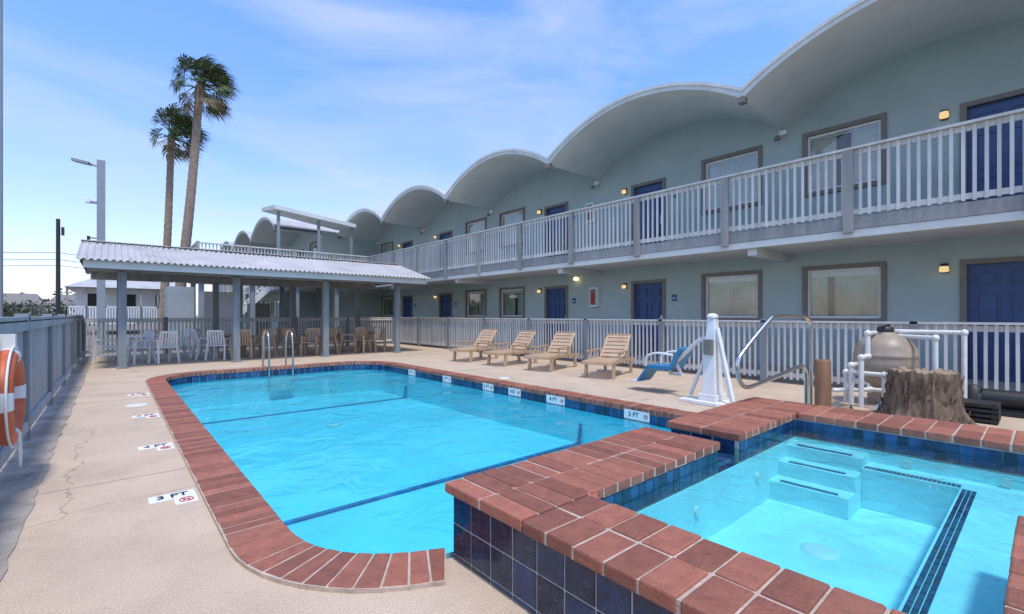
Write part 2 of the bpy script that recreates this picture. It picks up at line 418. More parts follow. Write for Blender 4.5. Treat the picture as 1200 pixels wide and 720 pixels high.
mb = MB(); mb.lathe((3.55, 1.0, ZF), [(0.001, .02), (.06, .02), (.10, .012), (.11, 0)], 'white', 16)
for x in (2.4, 3.0, 4.0): mb.tube([(x, 1.563, .02), (x, 1.545, .02)], .035, 'white', 14)
for y in (.2, .75): mb.tube([(4.875, y, .14), (4.86, y, .14)], .032, 'white', 14)
mb.build('spa_fittings', spa)
mb = MB(); mb.face([(x, y, ZS) for x, y in upface([(1.84, .06), (3.16, .06), (3.16, -.62), (4.89, -.62), (4.89, 1.62), (3.68, 1.62), (3.68, 1.95), (3.32, 1.95), (3.32, 1.62), (1.84, 1.62)])], 'water2')
mb.build('spa_water', spa)
# big tiles on outer walls
mb = MB(); P = .168; gt = .009
def tiles_face(axis, fixed, a0, a1, z1, z0, out, pitch, key, depth=.004):
    n = max(1, round((a1 - a0) / pitch)); st = (a1 - a0) / n; z = z1
    while z > z0 + .01:
        zb = max(z0, z - pitch)
        for i in range(n):
            a = a0 + i * st + gt / 2 + random.uniform(-.001, .001); b = a + st - gt
            lo, hi = sorted((fixed - .004 * (1 if out > 0 else -1), fixed + out * (depth + random.uniform(-.0008, .0008))))
            if axis == 'x': mb.box(lo, hi, a, b, zb + gt, z, key)
            else: mb.box(a, b, lo, hi, zb + gt, z, key)
        z = zb
tiles_face('x', 1.43, -1.5, 2.15, ZT - .005, .0, -1, P, 'tile')
tiles_face('y', 2.15, 1.43, 3.32, ZT - .005, -.30, 1, P, 'tile')
tiles_face('y', 2.15, 3.68, 5.45, ZT - .005, -.30, 1, P, 'tile')
tiles_face('x', 3.32, 1.6, 2.15, ZT - .005, .20, 1, P, 'tile'); tiles_face('x', 3.68, 1.6, 2.15, ZT - .005, .2, -1, P, 'tile')
tiles_face('x', 5.45, -1.5, 2.15, ZT - .005, .0, 1, P, 'tile')
mb.build('wall_tiles', spa, bevel=.002)
mb = MB(); gt = .004
tiles_face('x', 1.85, .09, 1.57, ZT - .01, .2, 1, .075, 'mosaic', .008)
tiles_face('y', 1.57, 1.86, 3.32, ZT - .01, .2, -1, .075, 'mosaic', .008); tiles_face('y', 1.57, 3.68, 4.87, ZT - .01, .2, -1, .075, 'mosaic', .008)
tiles_face('x', 4.88, -.6, 1.56, ZT - .01, .2, -1, .075, 'mosaic', .008)
tiles_face('y', .08, 1.86, 3.15, ZT - .01, .2, 1, .075, 'mosaic', .008)
mb.build('waterline_mosaic', spa)
# fillets of inner corner
mb = MB()
r = .16
f = [(1.85, 1.57)] + [(1.85 + r - r * math.sin(R(a)), 1.57 - r + r * math.cos(R(a))) for a in range(0, 91, 15)][::-1]
mb.prism([(x, y) for x, y in f], -.2, ZT + .045, 'mosaic', 'brick'); mb.build('corner_fillet', spa)
# brick coping
cb = MB(); bd = MB(); CZ0, CZ1 = ZT, ZT + .058
def bricks(x0, x1, y0, y1, axis, rows, pitch=.122):
    bd.box(x0 + .010, x1 - .010, y0 + .008, y1 - .008, CZ0 + .001, CZ1 - .007, 'mortar')
    L0, L1 = (y0, y1) if axis == 'y' else (x0, x1); n = max(1, round((L1 - L0) / pitch)); st = (L1 - L0) / n
    W0, W1 = (x0, x1) if axis == 'y' else (y0, y1); cuts = [W0 + (W1 - W0) * c for c in rows]
    for r_ in range(len(cuts) - 1):
        for i in range(n):
            a = L0 + i * st + .005; b = a + st - .010; c = cuts[r_] + .005 + random.uniform(-.002, .002); d = cuts[r_ + 1] - .005 + random.uniform(-.002, .002)
            z = CZ1 + random.uniform(-.003, .003)
            j = random.uniform(-.002, .002); a += j; b += j
            if axis == 'y': cb.box(c, d, a, b, CZ0, z, 'brick')
            else: cb.box(a, b, c, d, CZ0, z, 'brick')
two = (0, .5, 1)
bricks(1.385, 1.865, -1.5, 1.55, 'y', two, .152)
bricks(1.385, 3.34, 1.55, 2.185, 'x', two)
bricks(3.66, 5.48, 1.55, 2.185, 'x', two)
bricks(4.865, 5.48, -1.5, 1.55, 'y', two, .152)
bricks(1.865, 3.17, -.5, .10, 'x', two, .15)
bricks(1.865, 4.865, -1.5, -.6, 'x', two)
cb.build('spa_coping_bricks', spa, bevel=.009); bd.build('spa_coping_mortar', spa)

# fences -------------------------------------------------------------
def fence(name, p, q, H=1.236, ph=.11, pw=.042, postsp=2.3, top='picket', pic='picket', postw=.11, zb=0.0, endpost=True):
    p = Vector((*p, zb)); q = Vector((*q, zb)); d = (q - p); Ln = d.length; d.normalize()
    e = empty(name); mb = MB(); up = Vector((0, 0, 1)); s = d.cross(up)
    n = max(1, round(Ln / postsp))
    for i in range(n + 1):
        c = p + d * (Ln * i / n)
        mb.obox(c, c + up * (H + .03), postw, postw, 'bluegrey', up=s)
    mb.build('posts', e, bevel=.006); mb = MB()
    m = int(Ln / ph)
    for i in range(m):
        c = p + d * ((i + .5) * Ln / m) + s * random.uniform(-.002, .002)
        lean = d * random.uniform(-.006, .006)
        mb.obox(c + up * (.09 + random.uniform(-.006, .006)), c + lean + up * (H - .03), pw, .02, pic, up=s)
    mb.build('pickets', e); mb = MB()
    mb.obox(p + up * (H - .02), q + up * (H - .02), .11, .035, top)
    mb.obox(p + up * (H - .10) + s * .035, q + up * (H - .10) + s * .035, .035, .09, top)
    mb.obox(p + up * .17 + s * .035, q + up * .17 + s * .035, .035, .09, top)
    mb.build('rails', e); return e
fence('pool_fence', (10.0, -5.5), (10.0, 20.0))
fence('pool_fence', (-.7, 20.0), (9.9, 20.0), 1.236)
fence('deck_fence', (-.72, -3.0), (-.72, 19.8), 1.33, .135, .095, 2.4, 'leftpic', 'leftpic')

# building -------------------------------------------------------------
BP = 5.36; YV = 3.96
ZV, ZC = 5.80, 6.62; TH = .14
def wing(name, dx, nb0, nb1, detail=True, ylow=None):
    """bays from valley index nb0 to nb1"""
    E = empty(name); XW = 11.7 + dx; XB = 9.85 + dx; XE = 9.4 + dx
    Y0 = YV + nb0 * BP; Y1 = YV + nb1 * BP
    # openings
    ops = []
    for k in range(-3, 6):
        o = 10.7 * k
        for c, w, kind in ((.5, .95, 'd'), (7.55, .95, 'd'), (2.86, 1.32, 'w'), (5.2, 1.32, 'w')):
            y = c + o
            if y - w / 2 > Y0 + .1 and y + w / 2 < Y1 - .1: ops.append((y - w / 2, y + w / 2, kind))
    ops.sort()
    wall = MB(); fr = MB(); dr = MB(); wn = MB(); gl = MB(); fx = MB()
    for lvl in (0, 1):
        zb = 0.0 if lvl == 0 else 3.02; zt = 2.74 if lvl == 0 else ZV - TH - .03
        fl = .18 if lvl == 0 else 3.02
        y = Y0
        for a, b, kind in ops:
            wall.box(XW, XW + .25, y, a, zb, zt, 'stucco')
            if kind == 'd': z0, z1 = fl, fl + 2.08
            else: z0, z1 = ((1.27, 2.33) if lvl == 0 else (4.05, 5.30))
            wall.box(XW, XW + .25, a, b, z1, zt, 'stucco'); wall.box(XW, XW + .25, a, b, zb, z0, 'stucco')
            t = .085
            fr.box(XW - .035, XW + .10, a - t, a + .004, z0 - (t if kind == 'w' else 0), z1 + t, 'trim')
            fr.box(XW - .035, XW + .10, b - .004, b + t, z0 - (t if kind == 'w' else 0), z1 + t, 'trim')
            fr.box(XW - .032, XW + .10, a + .004, b - .004, z1 - .004, z1 + t - .002, 'trim')
            if kind == 'w':
                fr.box(XW - .05, XW + .10, a + .004, b - .004, z0 - t + .002, z0 + .004, 'trim')
                f = .055
                wn.box(XW + .04, XW + .09, a, a + f, z0, z1, 'white'); wn.box(XW + .04, XW + .09, b - f, b, z0, z1, 'white')
                wn.box(XW + .04, XW + .09, a + f, b - f, z0, z0 + f, 'white'); wn.box(XW + .04, XW + .09, a + f, b - f, z1 - f, z1, 'white')
                gl.face([(XW + .06, a, z0), (XW + .06, a, z1), (XW + .06, b, z1), (XW + .06, b, z0)], 'glass')
                m = 40; key = 'curtain' if lvl else 'curtaing'
                wn.box(XW + .22, XW + .24, a, b, z0, z1, 'darkint')
                gap = random.choice((0, 0, .04, .09, .2)) * (b - a); ee = a + (b - a) * random.uniform(.3, .7)
                vs = []
                fs_ = []
                for i in range(m + 1):
                    yy = a + (b - a) * i / m; xx = XW + .12 + (.018 if i % 2 else 0) + random.uniform(0, .01)
                    vs += [(xx, yy, z0), (xx, yy, z1)]
                    if i < m and not (ee < yy < ee + gap): fs_.append((2 * i, 2 * i + 2, 2 * i + 3, 2 * i + 1))
                wn.add(vs, fs_, key)
                wn.box(XW + .095, XW + .115, a + .004, b - .004, z1 - .16 if lvl == 0 else z1 - .10, z1 - .004, 'white')
            else:
                dr.box(XW + .07, XW + .12, a, b, z0, z1, 'door')
                w = b - a
                for cc in (.28, .72):
                    for (u0, u1) in ((.09, .37), (.43, .75), (.81, .93)):
                        yc = a + w * cc; hw = w * .155
                        zz0 = z0 + (z1 - z0) * u0; zz1 = z0 + (z1 - z0) * u1
                        for q in ((yc - hw, yc + hw, zz0, zz0 + .02), (yc - hw, yc + hw, zz1 - .02, zz1), (yc - hw, yc - hw + .02, zz0 + .02, zz1 - .02), (yc + hw - .02, yc + hw, zz0 + .02, zz1 - .02)):
                            dr.box(XW + .052, XW + .071, q[0], q[1], q[2], q[3], 'door')
                        dr.box(XW + .058, XW + .071, yc - hw + .045, yc + hw - .045, zz0 + .045, zz1 - .045, 'door')
                dr.lathe((XW + .035, a + .08, z0 + 1.0), [(.001, -.03), (.028, -.015), (.03, .01), (.001, .03)], 'steel', 10)
                dr.box(XW + .055, XW + .07, a + .05, a + .11, z0 + .9, z0 + 1.15, 'steel')
                # plaque + sconce
                fx.box(XW - .02, XW, a - .42, a - .28, z0 + 1.55, z0 + 1.72, 'door'); fx.box(XW - .026, XW - .02, a - .39, a - .31, z0 + 1.61, z0 + 1.64, 'white')
                fx.box(XW - .03, XW, b + .24, b + .34, z1 - .14, z1 + .04, 'black')
                fx.lathe((XW - .10, b + .29, z1 - .12), [(.001, .14), (.05, .13), (.062, .10)], 'black', 10)
                fx.lathe((XW - .10, b + .29, z1 - .12), [(.062, .10), (.070, .04), (.065, 0), (.001, -.01)], 'lamp', 10)
            y = b
        wall.box(XW, XW + .25, y, Y1, zb, zt, 'stucco')
    # arch infill
    for k in range(nb0, nb1):
        a = YV + k * BP; n = 20; pts = []
        for i in range(n + 1):
            t = i / n * 2 - 1; pts.append((a + BP * i / n, ZV + (ZC - ZV) * (1 - t * t) - TH + .03))
        z0 = ZV - TH - .03
        wall.add([(XW, yy, z0) for yy, _ in pts] + [(XW, yy, zz) for yy, zz in pts], [(i, i + 1, n + 2 + i, n + 1 + i) for i in range(n)], 'stucco')
    # end walls
    for yy in (Y0 + .001, Y1 - .001):
        wall.face([(XW, yy, 0), (XW + 7, yy, 0), (XW + 7, yy, ZV), (XW, yy, ZV)], 'stucco')
    wall.build('walls', E); fr.build('frames', E); dr.build('doors', E); wn.build('windows', E); gl.build('window_glass', E); fx.build('wall_fixtures', E)
    # roof shell
    rf = MB(); n = 28
    for k in range(nb0, nb1):
        a = YV + k * BP; top = []; bot = []
        for i in range(n + 1):
            t = i / n * 2 - 1; z = ZV + (ZC - ZV) * (1 - abs(t) ** 2.0); y = a + BP * i / n
            th = TH + .05 * abs(t) ** 6
            top.append((y, z)); bot.append((y, z - th))
        for arr, key in ((bot, 'shell'), (top, 'metalroof')):
            xs = (XE, XE + .05, XW + .02, XW + 7)
            vs = [(x, y, z) for x in xs for y, z in arr]; w = n + 1
            rf.add(vs, [(j * w + i, j * w + i + 1, (j + 1) * w + i + 1, (j + 1) * w + i) for j in range(3) for i in range(n)], key, True)
        rf.add([(XE, y, z) for y, z in bot] + [(XE, y, z) for y, z in top], [(i, i + 1, n + 2 + i, n + 1 + i) for i in range(n)], 'fascia')
        # raised drip lip
        rf.add([(XE - .03, y, z - .05) for y, z in top] + [(XE - .03, y, z + .02) for y, z in top] + [(XE, y, z + .02) for y, z in top] + [(XE, y, z - .05) for y, z in top],
               [(j * w + i, j * w + i + 1, ((j + 1) % 4) * w + i + 1, ((j + 1) % 4) * w + i) for j in range(4) for i in range(n)], 'fascia')
    rf.build('vaulted_roof', E)
    sp = MB()
    for k in range(nb0, nb1 + 1):
        y = YV + k * BP
        sp.box(XE - .06, XE + .12, y - .06, y + .06, ZV - TH - .14, ZV - TH - .03, 'trim')
        sp.box(XW - .16, XW, y - .07, y + .07, ZV - TH - .22, ZV - TH - .12, 'plastic')
        sp.lathe((XW - .2, y + .1, ZV - TH - .27), [(.001, .06), (.05, .03), (.07, -.05), (.001, -.06)], 'trim', 10)
    sp.build('roof_drains', E)
    # balcony
    bl = MB()
    bl.box(XB, XW + .1, Y0, Y1, 2.74, 3.0, 'soffit'); bl.box(XB + .0, XW, Y0 + .01, Y1 - .01, 3.0, 3.02, 'walk')
    for k in range(nb0, nb1 + 1):
        y = YV + k * BP; bl.box(XB + .05, XW, y - .09, y + .09, 2.56, 2.74, 'soffit')
    bl.build('balcony_slab', E)
    rl = MB(); XR = XB - .02
    pst = [2.3 + 2.16 * j for j in range(-8, 24)]
    pst = [p for p in pst if Y0 < p < Y1]
    ed = [Y0] + pst[1::2] + [Y1]
    for a, b in zip(ed[:-1], ed[1:]): rl.box(XR - .03, XR + .018, a + .002, b - .002, 2.84, 3.06, 'greyw')
    rl.box(XR - .022, XR + .018, Y0, Y1, 2.70, 2.835, 'soffit')
    for p in pst: rl.box(XR - .10, XR - .031, p - .075, p + .075, 2.78, 4.22, 'greyw')
    rl.build('fascia_and_posts', E, bevel=.005)
    rl = MB()
    rl.box(XR - .10, XR + .05, Y0, Y1, 4.225, 4.265, 'picket'); rl.box(XR - .03, XR + .01, Y0, Y1, 4.13, 4.22, 'picket')
    rl.box(XR - .03, XR + .01, Y0, Y1, 3.10, 3.19, 'picket')
    y = Y0
    while y < Y1:
        j = random.uniform(-.004, .004); rl.box(XR - .055, XR - .032, y + j, y + j + .045, 3.08 + random.uniform(-.008, .004), 4.22, 'picket'); y += .127
    rl.build('balcony_railing', E)
    return E
main = wing('motel_building', 0, -3, 4)
w2 = wing('motel_wing', -3.2, 4, 8)
# fire extinguisher cabinets
for y, z in ((9.45, 1.6), (9.6, 4.3)):
    e = empty('fire_extinguisher_cabinet'); mb = MB()
    mb.box(11.55, 11.699, y - .15, y + .15, z, z + .62, 'white'); mb.box(11.54, 11.55, y - .11, y + .11, z + .06, z + .56, 'trim')
    mb.lathe((11.535, y, z + .12), [(.001, 0), (.05, 0), (.05, .28), (.02, .34), (.001, .36)], 'red', 10)
    mb.build('cabinet', e)
e = empty('wall_lamp'); mb = MB(); mb.lathe((11.60, 10.2, 2.50), [(.001, .1), (.08, .08), (.10, 0), (.001, -.03)], 'bulb', 12)
mb.box(11.62, 11.7, 10.15, 10.25, 2.5, 2.6, 'black'); mb.build('lit_lamp', e)
# walkway slab
mb = MB(); mb.box(10.35, 11.7, -12, 25.3, -.1, .18, 'walk'); mb.build('walkway', bevel=.01)

# cross walkway at upper level (y ~22.4) --------------------------------
E = empty('elevated_walkway'); mb = MB()
mb.box(2.6, 9.8, 22.3, 25.2, 2.74, 3.02, 'soffit'); mb.box(2.58, 9.8, 22.25, 22.298, 2.7, 3.06, 'greyw')
for x in (2.75, 4.6, 6.4, 8.2):
    for y in (22.5, 25.0): mb.box(x - .09, x + .09, y - .09, y + .09, -.1, 2.74, 'bluegrey')
mb.build('slab_and_posts', E); mb = MB()
mb.box(2.55, 9.8, 22.22, 22.33, 4.22, 4.27, 'picket'); mb.box(2.55, 9.8, 22.26, 22.29, 3.1, 3.18, 'picket')
x = 2.6
while x < 9.8: mb.box(x, x + .045, 22.27, 22.295, 3.06, 4.22, 'picket'); x += .127
y = 22.3
while y < 25.2: mb.box(2.6, 2.625, y, y + .045, 3.06, 4.22, 'picket'); y += .127
mb.box(2.55, 2.66, 22.3, 25.2, 4.22, 4.27, 'picket')
for x in (2.6, 4.4, 6.2, 8.0): mb.box(x - .06, x + .06, 22.2, 22.26, 2.8, 4.3, 'greyw')
mb.build('walkway_railing', E)
mb = MB()   # storage walls below
mb.box(1.7, 2.6, 23.2, 24.6, -.1, 2.5, 'lblock'); mb.box(6.6, 8.4, 25.6, 25.9, -.1, 2.7, 'lblock'); mb.box(3.1, 4.3, 24.8, 24.95, -.1, 2.4, 'white')
mb.box(5.0, 5.9, 25.0, 25.6, -.1, 1.9, 'trim')
mb.build('storage_walls', E)
# stair
E = empty('outdoor_staircase'); mb = MB()
for s in (26.6, 27.7): mb.obox((3.4, s, -.1), (6.4, s, 2.95), .06, .28, 'white')
for i in range(15): t = (i + .5) / 15; mb.box(3.4 + 3 * t - .13, 3.4 + 3 * t + .13, 26.6, 27.7, 3.05 * t - .08, 3.05 * t - .04, 'greyw')
for s in (26.6, 27.7):
    mb.obox((3.4, s, .95), (6.4, s, 3.95), .05, .07, 'picket')
    for i in range(12): t = i / 11; mb.box(3.38 + 3 * t, 3.42 + 3 * t, s - .02, s + .02, 3.05 * t - .05, 3.05 * t + .9, 'picket')
mb.build('stair_flight', E)
# canopy slab at wing start
E = empty('walkway_canopy'); mb = MB()
mb.add([(5.6, 22.9, 6.15), (9.35, 22.9, 5.75), (9.35, 25.4, 5.95), (5.6, 25.4, 6.45), (5.6, 22.9, 6.33), (9.35, 22.9, 5.93), (9.35, 25.4, 6.13), (5.6, 25.4, 6.63)], MB.BF, 'shell')
for x in (5.8, 7.6, 9.2): mb.box(x - .06, x + .06, 23.1, 23.22, 3.02, 6.12 - (x - 5.6) * .107, 'bluegrey')
mb.build('canopy', E)

# pavilion -------------------------------------------------------------
E = empty('picnic_pavilion'); mb = MB()
for x in (.2, 2.7, 5.2, 7.7):
    for y in (15.2, 18.7):
        mb.box(x - .085, x + .085, y - .085, y + .085, 0, 2.42, 'bluegrey')
        mb.box(x - .12, x + .12, y - .12, y + .12, 0, .05, 'bluegrey')
for y in (15.2, 18.7): mb.box(-.45, 8.45, y - .05, y + .05, 2.42, 2.62, 'greyw')
for x in [-.45 + .8 * i for i in range(12)]:
    for y0, y1 in ((14.55, 16.95), (19.35, 16.95)): mb.obox((min(x, 8.4), y0, 2.60), (min(x, 8.4), y1, 3.20), .05, .12, 'greyw')
mb.box(-.5, 8.5, 14.50, 14.54, 2.44, 2.63, 'soffit'); mb.box(-.5, 8.5, 19.36, 19.40, 2.44, 2.63, 'soffit')
mb.build('frame', E, bevel=.005)
mb = MB()
for ya, za, yb, zb_ in ((14.40, 2.63, 16.95, 3.32), (19.5, 2.63, 16.95, 3.32)):
    nx = 560
    for dz, key in ((0, 'metalroof'), (-.012, 'metalroof')):
        vs = []
        for i in range(nx + 1):
            x = -.62 + 9.24 * i / nx; w = .022 * math.sin(2 * math.pi * x / .13)
            vs += [(x, ya, za + w + dz), (x, yb, zb_ + w + dz)]
        mb.add(vs, [(2 * i, 2 * i + 2, 2 * i + 3, 2 * i + 1) for i in range(nx)], key, True)
mb.obox((-.62, 16.95, 3.345), (8.62, 16.95, 3.345), .3, .02, 'metalroof')
# gable ends
for x in (-.56, 8.54): mb.add([(x, 14.55, 2.58), (x, 19.35, 2.58), (x, 16.95, 3.28)], [(0, 1, 2)], 'greyw')
mb.build('corrugated_roof', E)

# furniture -------------------------------------------------------------
def chair_mesh(key, name):
    mb = MB()
    mb.box(-.24, .24, -.22, .22, .42, .45, key)
    for x in (-.22, .22):
        mb.obox((x * 1.15, -.25, 0), (x, -.2, .62), .05, .05, key); mb.obox((x * 1.15, .3, 0), (x, .2, .62), .05, .05, key)
        mb.box(x - .035 + (.02 if x > 0 else -.02), x + .035 + (.02 if x > 0 else -.02), -.24, .24, .62, .65, key)
        mb.obox((x, .21, .44), (x * .9, .30, .88), .05, .03, key)
    for i in range(5): x = -.14 + .07 * i; mb.obox((x, .21, .46), (x, .30, .85), .045, .015, key)
    mb.obox((-.2, .30, .87), (.2, .30, .87), .03, .06, key)
    return mb
def table_mesh(key):
    mb = MB(); mb.lathe((0, 0, 0), [(.001, .73), (.46, .73), (.48, .715), (.46, .70), (.001, .70)], key, 28)
    for a in range(4):
        c, s = math.cos(R(45 + 90 * a)), math.sin(R(45 + 90 * a)); mb.obox((c * .36, s * .36, 0), (c * .26, s * .26, .7), .05, .05, key)
    return mb
cw = chair_mesh('plastic', 'c').build('white_plastic_chair', bevel=.008, loc=(.55, 16.5, 0), rot=(0, 0, R(-60)))
for x, y, a in ((1.5, 17.4, 100), (2.15, 16.9, -80), (2.45, 16.3, -30), (2.3, 17.6, -120), (-.1, 17.4, -90), (1.1, 16.2, 20)):
    inst(cw, 'white_plastic_chair', (x, y, 0), (0, 0, R(a + 180)))
ct = chair_mesh('tan', 'c').build('tan_plastic_chair', bevel=.008, loc=(3.1, 16.3, 0), rot=(0, 0, R(160)))
for x, y, a in ((3.5, 17.2, 70), (4.6, 16.4, 200), (5.0, 16.0, 150), (5.55, 16.2, 110), (4.7, 17.5, -60), (6.45, 16.4, 240), (6.85, 15.9, 190), (7.4, 16.1, 150), (7.5, 17.3, 60), (6.1, 17.3, 90), (3.6, 16.2, 130)):
    inst(ct, 'tan_plastic_chair', (x, y, 0), (0, 0, R(a + 180)))
tw = table_mesh('plastic').build('round_table', loc=(.6, 17.1, 0))
tt = table_mesh('tan').build('round_table', loc=(2.95, 17.0, 0))
inst(tt, 'round_table', (5.3, 16.9, 0)); inst(tt, 'round_table', (7.1, 16.7, 0))

# lounge chairs
def lounge():
    mb = MB(); k = 'tan'; W = .31; hs = .33
    for s in (-1, 1):
        mb.obox((-.80, s * W, hs), (.30, s * W, hs), .05, .075, k)
        mb.obox((.26, s * W, hs), (.80, s * W, hs - .02), .05, .06, k)
        mb.obox((.20, s * (W - .03), hs + .02), (.66, s * (W - .05), .86), .045, .05, k)
        mb.obox((-.62, s * W, 0), (-.58, s * W, hs), .05, .09, k); mb.obox((.62, s * W, 0), (.56, s * W, hs), .05, .09, k)
        mb.obox((-.35, s * (W + .04), hs), (-.33, s * (W + .04), hs + .2), .04, .05, k)
        mb.obox((.15, s * (W + .04), hs), (.15, s * (W + .04), hs + .2), .04, .05, k)
        mb.obox((-.42, s * (W + .04), hs + .21), (.28, s * (W + .04), hs + .22), .06, .03, k)
        mb.obox((.62, s * (W - .06), hs - .05), (.50, s * (W - .06), .66), .03, .03, k)
    for i in range(11): x = -.77 + .094 * i; mb.box(x, x + .072, -W, W, hs + .015, hs + .035, k)
    for i in range(6):
        t0 = i / 6; a = Vector((.22 + .46 * t0, 0, hs + .06 + .50 * t0)); b = a + Vector((.46, 0, .50)).normalized() * .088
        mb.obox(a, b, 2 * W - .04, .02, k, up=(-.5, 0, .5))
    mb.obox((.66, -W + .03, .87), (.66, W - .03, .87), .05, .06, k)
    mb.obox((-.80, -W, hs), (-.80, W, hs), .04, .07, k)
    return mb
l0 = lounge().build('lounge_chair', bevel=.006, loc=(8.45, 6.45, 0), rot=(0, 0, R(18)))
for x, y, a in ((8.4, 8.15, 14), (8.35, 9.65, 6), (8.25, 11.2, 14)): inst(l0, 'lounge_chair', (x, y, 0), (0, 0, R(a)))

# pool ladder handrails
E = empty('pool_ladder'); mb = MB()
for x in (2.95, 3.5):
    mb.tube(catmull([(x, 13.25, 0), (x, 13.25, .5), (x, 13.18, .82), (x, 12.95, .95), (x, 12.70, .85), (x, 12.62, .5), (x, 12.62, 0), (x, 12.66, -.6)], 6), .024, 'steel', 10)
for z in (-.25, -.5): mb.box(2.95, 3.5, 12.57, 12.66, z - .02, z + .01, 'plastic')
mb.build('rails', E)

# spa handrail
E = empty('spa_handrail'); mb = MB()
A = Vector((6.3, 1.85)); B = Vector((5.0, 2.1))
pts = []
for t, z in ((0, 0), (0, .6), (0, 1.15), (.03, 1.27), (.12, 1.33), (.3, 1.335), (.55, 1.33), (.66, 1.27), (.98, .97), (1.06, .85), (1.05, .70), (.98, .60), (.85, .59), (.5, .67), (.2, .745), (.11, .72), (.08, .6), (.08, .3), (.08, 0)):
    p = A + (B - A) * t; pts.append((p.x, p.y, z))
mb.tube(catmull(pts, 5), .023, 'steel', 12)
mb.lathe((6.3, 1.85, 0), [(.05, 0), (.05, .02), (.001, .03)], 'steel', 14)
mb.build('rail', E)

# pool lift
E = empty('pool_lift'); mb = MB(); bx, by = 6.92, 3.35
mb.box(bx - .28, bx + .28, by - .2, by + .2, 0, .06, 'plastic')
mb.box(bx - .18, bx + .18, by - .14, by + .14, .06, .16, 'plastic')
mb.add([(bx - .15, by - .11, .16), (bx + .15, by - .11, .16), (bx + .15, by + .11, .16), (bx - .15, by + .11, .16),
        (bx - .05, by - .06, 1.30), (bx + .07, by - .06, 1.30), (bx + .07, by + .06, 1.30), (bx - .05, by + .06, 1.30)], MB.BF, 'plastic')
mb.obox((bx - .12, by - .36, .08), (bx - .02, by - .08, 1.15), .06, .06, 'plastic')
mb.obox((bx + .05, by + .38, .08), (bx + .02, by + .06, .85), .05, .05, 'plastic')
mb.box(bx - .2, bx + .1, by - .45, by + .45, .0, .05, 'plastic')
mb.lathe((bx, by, 1.3), [(.08, 0), (.085, .04), (.04, .07), (.001, .07)], 'plastic', 14)
mb.tube(catmull([(bx, by, 1.0), (bx + .1, by + .25, .95), (bx + .2, by + .55, .72), (bx + .25, by + .75, .55)]), .035, 'plastic', 8)
mb.box(bx - .16, bx - .09, by - .07, by + .07, .75, .98, 'trim')
mb.build('mast', E, bevel=.012); mb = MB()
sx, sy = 7.25, 4.35
mb.box(sx - .22, sx + .22, sy - .22, sy + .22, .42, .48, 'lblue')
mb.obox((sx + .0, sy - .22, .46), (sx + .0, sy - .40, .80), .44, .05, 'lblue', up=(0, 1, 0))
mb.obox((sx, sy + .22, .44), (sx, sy + .42, .18), .40, .04, 'lblue', up=(0, 1, 0))
mb.obox((sx, sy + .40, .18), (sx, sy + .62, .15), .34, .03, 'plastic')
for s in (-1, 1):
    mb.tube(catmull([(sx + s * .25, sy - .3, .68), (sx + s * .26, sy, .70), (sx + s * .25, sy + .2, .62), (sx + s * .24, sy + .22, .46)]), .02, 'plastic', 8)
mb.tube([(sx, sy - .1, .42), (sx, sy - .1, .34), (sx - .05, sy - .35, .34), (7.17, 4.1, .55)], .03, 'plastic', 8)
mb.build('seat', E, bevel=.015)

# wood stub
E = empty('wooden_post'); mb = MB(); mb.lathe((7.5, 2.06, 0), [(.10, 0), (.10, .35), (.095, .70), (.08, .725), (.001, .72)], 'oldwood', 14); mb.build('post', E)

# filter tank and pipes
E = empty('pool_filter'); mb = MB(); c = (8.85, 1.62, 0)
mb.lathe(c, [(.20, 0), (.22, .12), (.17, .28), (.30, .36), (.38, .50), (.40, .66), (.385, .72), (.40, .74), (.385, .76), (.37, .86), (.27, 1.0), (.12, 1.07), (.10, 1.10), (.001, 1.11)], 'tank', 28)
mb.lathe(c, [(.09, 1.06), (.11, 1.09), (.10, 1.16), (.05, 1.18), (.001, 1.18)], 'black', 16)
mb.tube([(c[0] - .15, c[1], 1.17), (c[0] + .15, c[1] - .02, 1.19)], .02, 'black', 8)
mb.build('tank', E); mb = MB()
def elbow_pipe(p, r=.032):
    for a, b in zip(p[:-1], p[1:]): mb.tube([a, b], r, 'pvc', 10)
    for a in p[1:-1]: mb.lathe((a[0], a[1], a[2]), [(.001, -r * 1.5), (r * 1.2, -r), (r * 1.5, 0), (r * 1.2, r), (.001, r * 1.5)], 'pvc', 10)
elbow_pipe([(c[0] - .1, c[1] + .1, 1.08), (c[0] - .55, c[1] + .1, 1.08), (c[0] - .55, c[1] + .1, .75), (c[0] - .9, c[1] + .1, .75), (c[0] - .9, c[1] + .1, .05)])
elbow_pipe([(c[0] + .1, c[1] - .1, 1.10), (c[0] + .1, c[1] - .85, 1.10), (c[0] + .1, c[1] - .85, .05)])
elbow_pipe([(c[0] + .1, c[1] - .1, 1.03), (c[0] - .3, c[1] - .6, 1.03), (c[0] - .3, c[1] - .6, .3)])
elbow_pipe([(c[0] - .6, c[1] + .35, .05), (c[0] - .6, c[1] + .35, .5), (c[0] - .6, c[1] - .1, .5), (c[0] - .6, c[1] - .1, .1), (c[0] - 1.1, c[1] - .1, .1)])
elbow_pipe([(c[0] - .75, c[1] + .25, .05), (c[0] - .75, c[1] + .25, .62), (c[0] - .35, c[1] + .25, .62)])
elbow_pipe([(c[0] - .9, c[1] + .45, .25), (c[0] - .4, c[1] + .1, .25), (c[0] - .4, c[1] - .2, .25)])
mb.build('pipes', E)
E = empty('pool_pump'); mb = MB(); mb.box(8.95, 9.35, .15, .75, .0, .06, 'black'); mb.tube([(9.15, .2, .2), (9.15, .6, .2)], .13, 'black', 14); mb.tube([(9.15, .6, .2), (9.15, .75, .22)], [.09, .07], 'trim', 12)
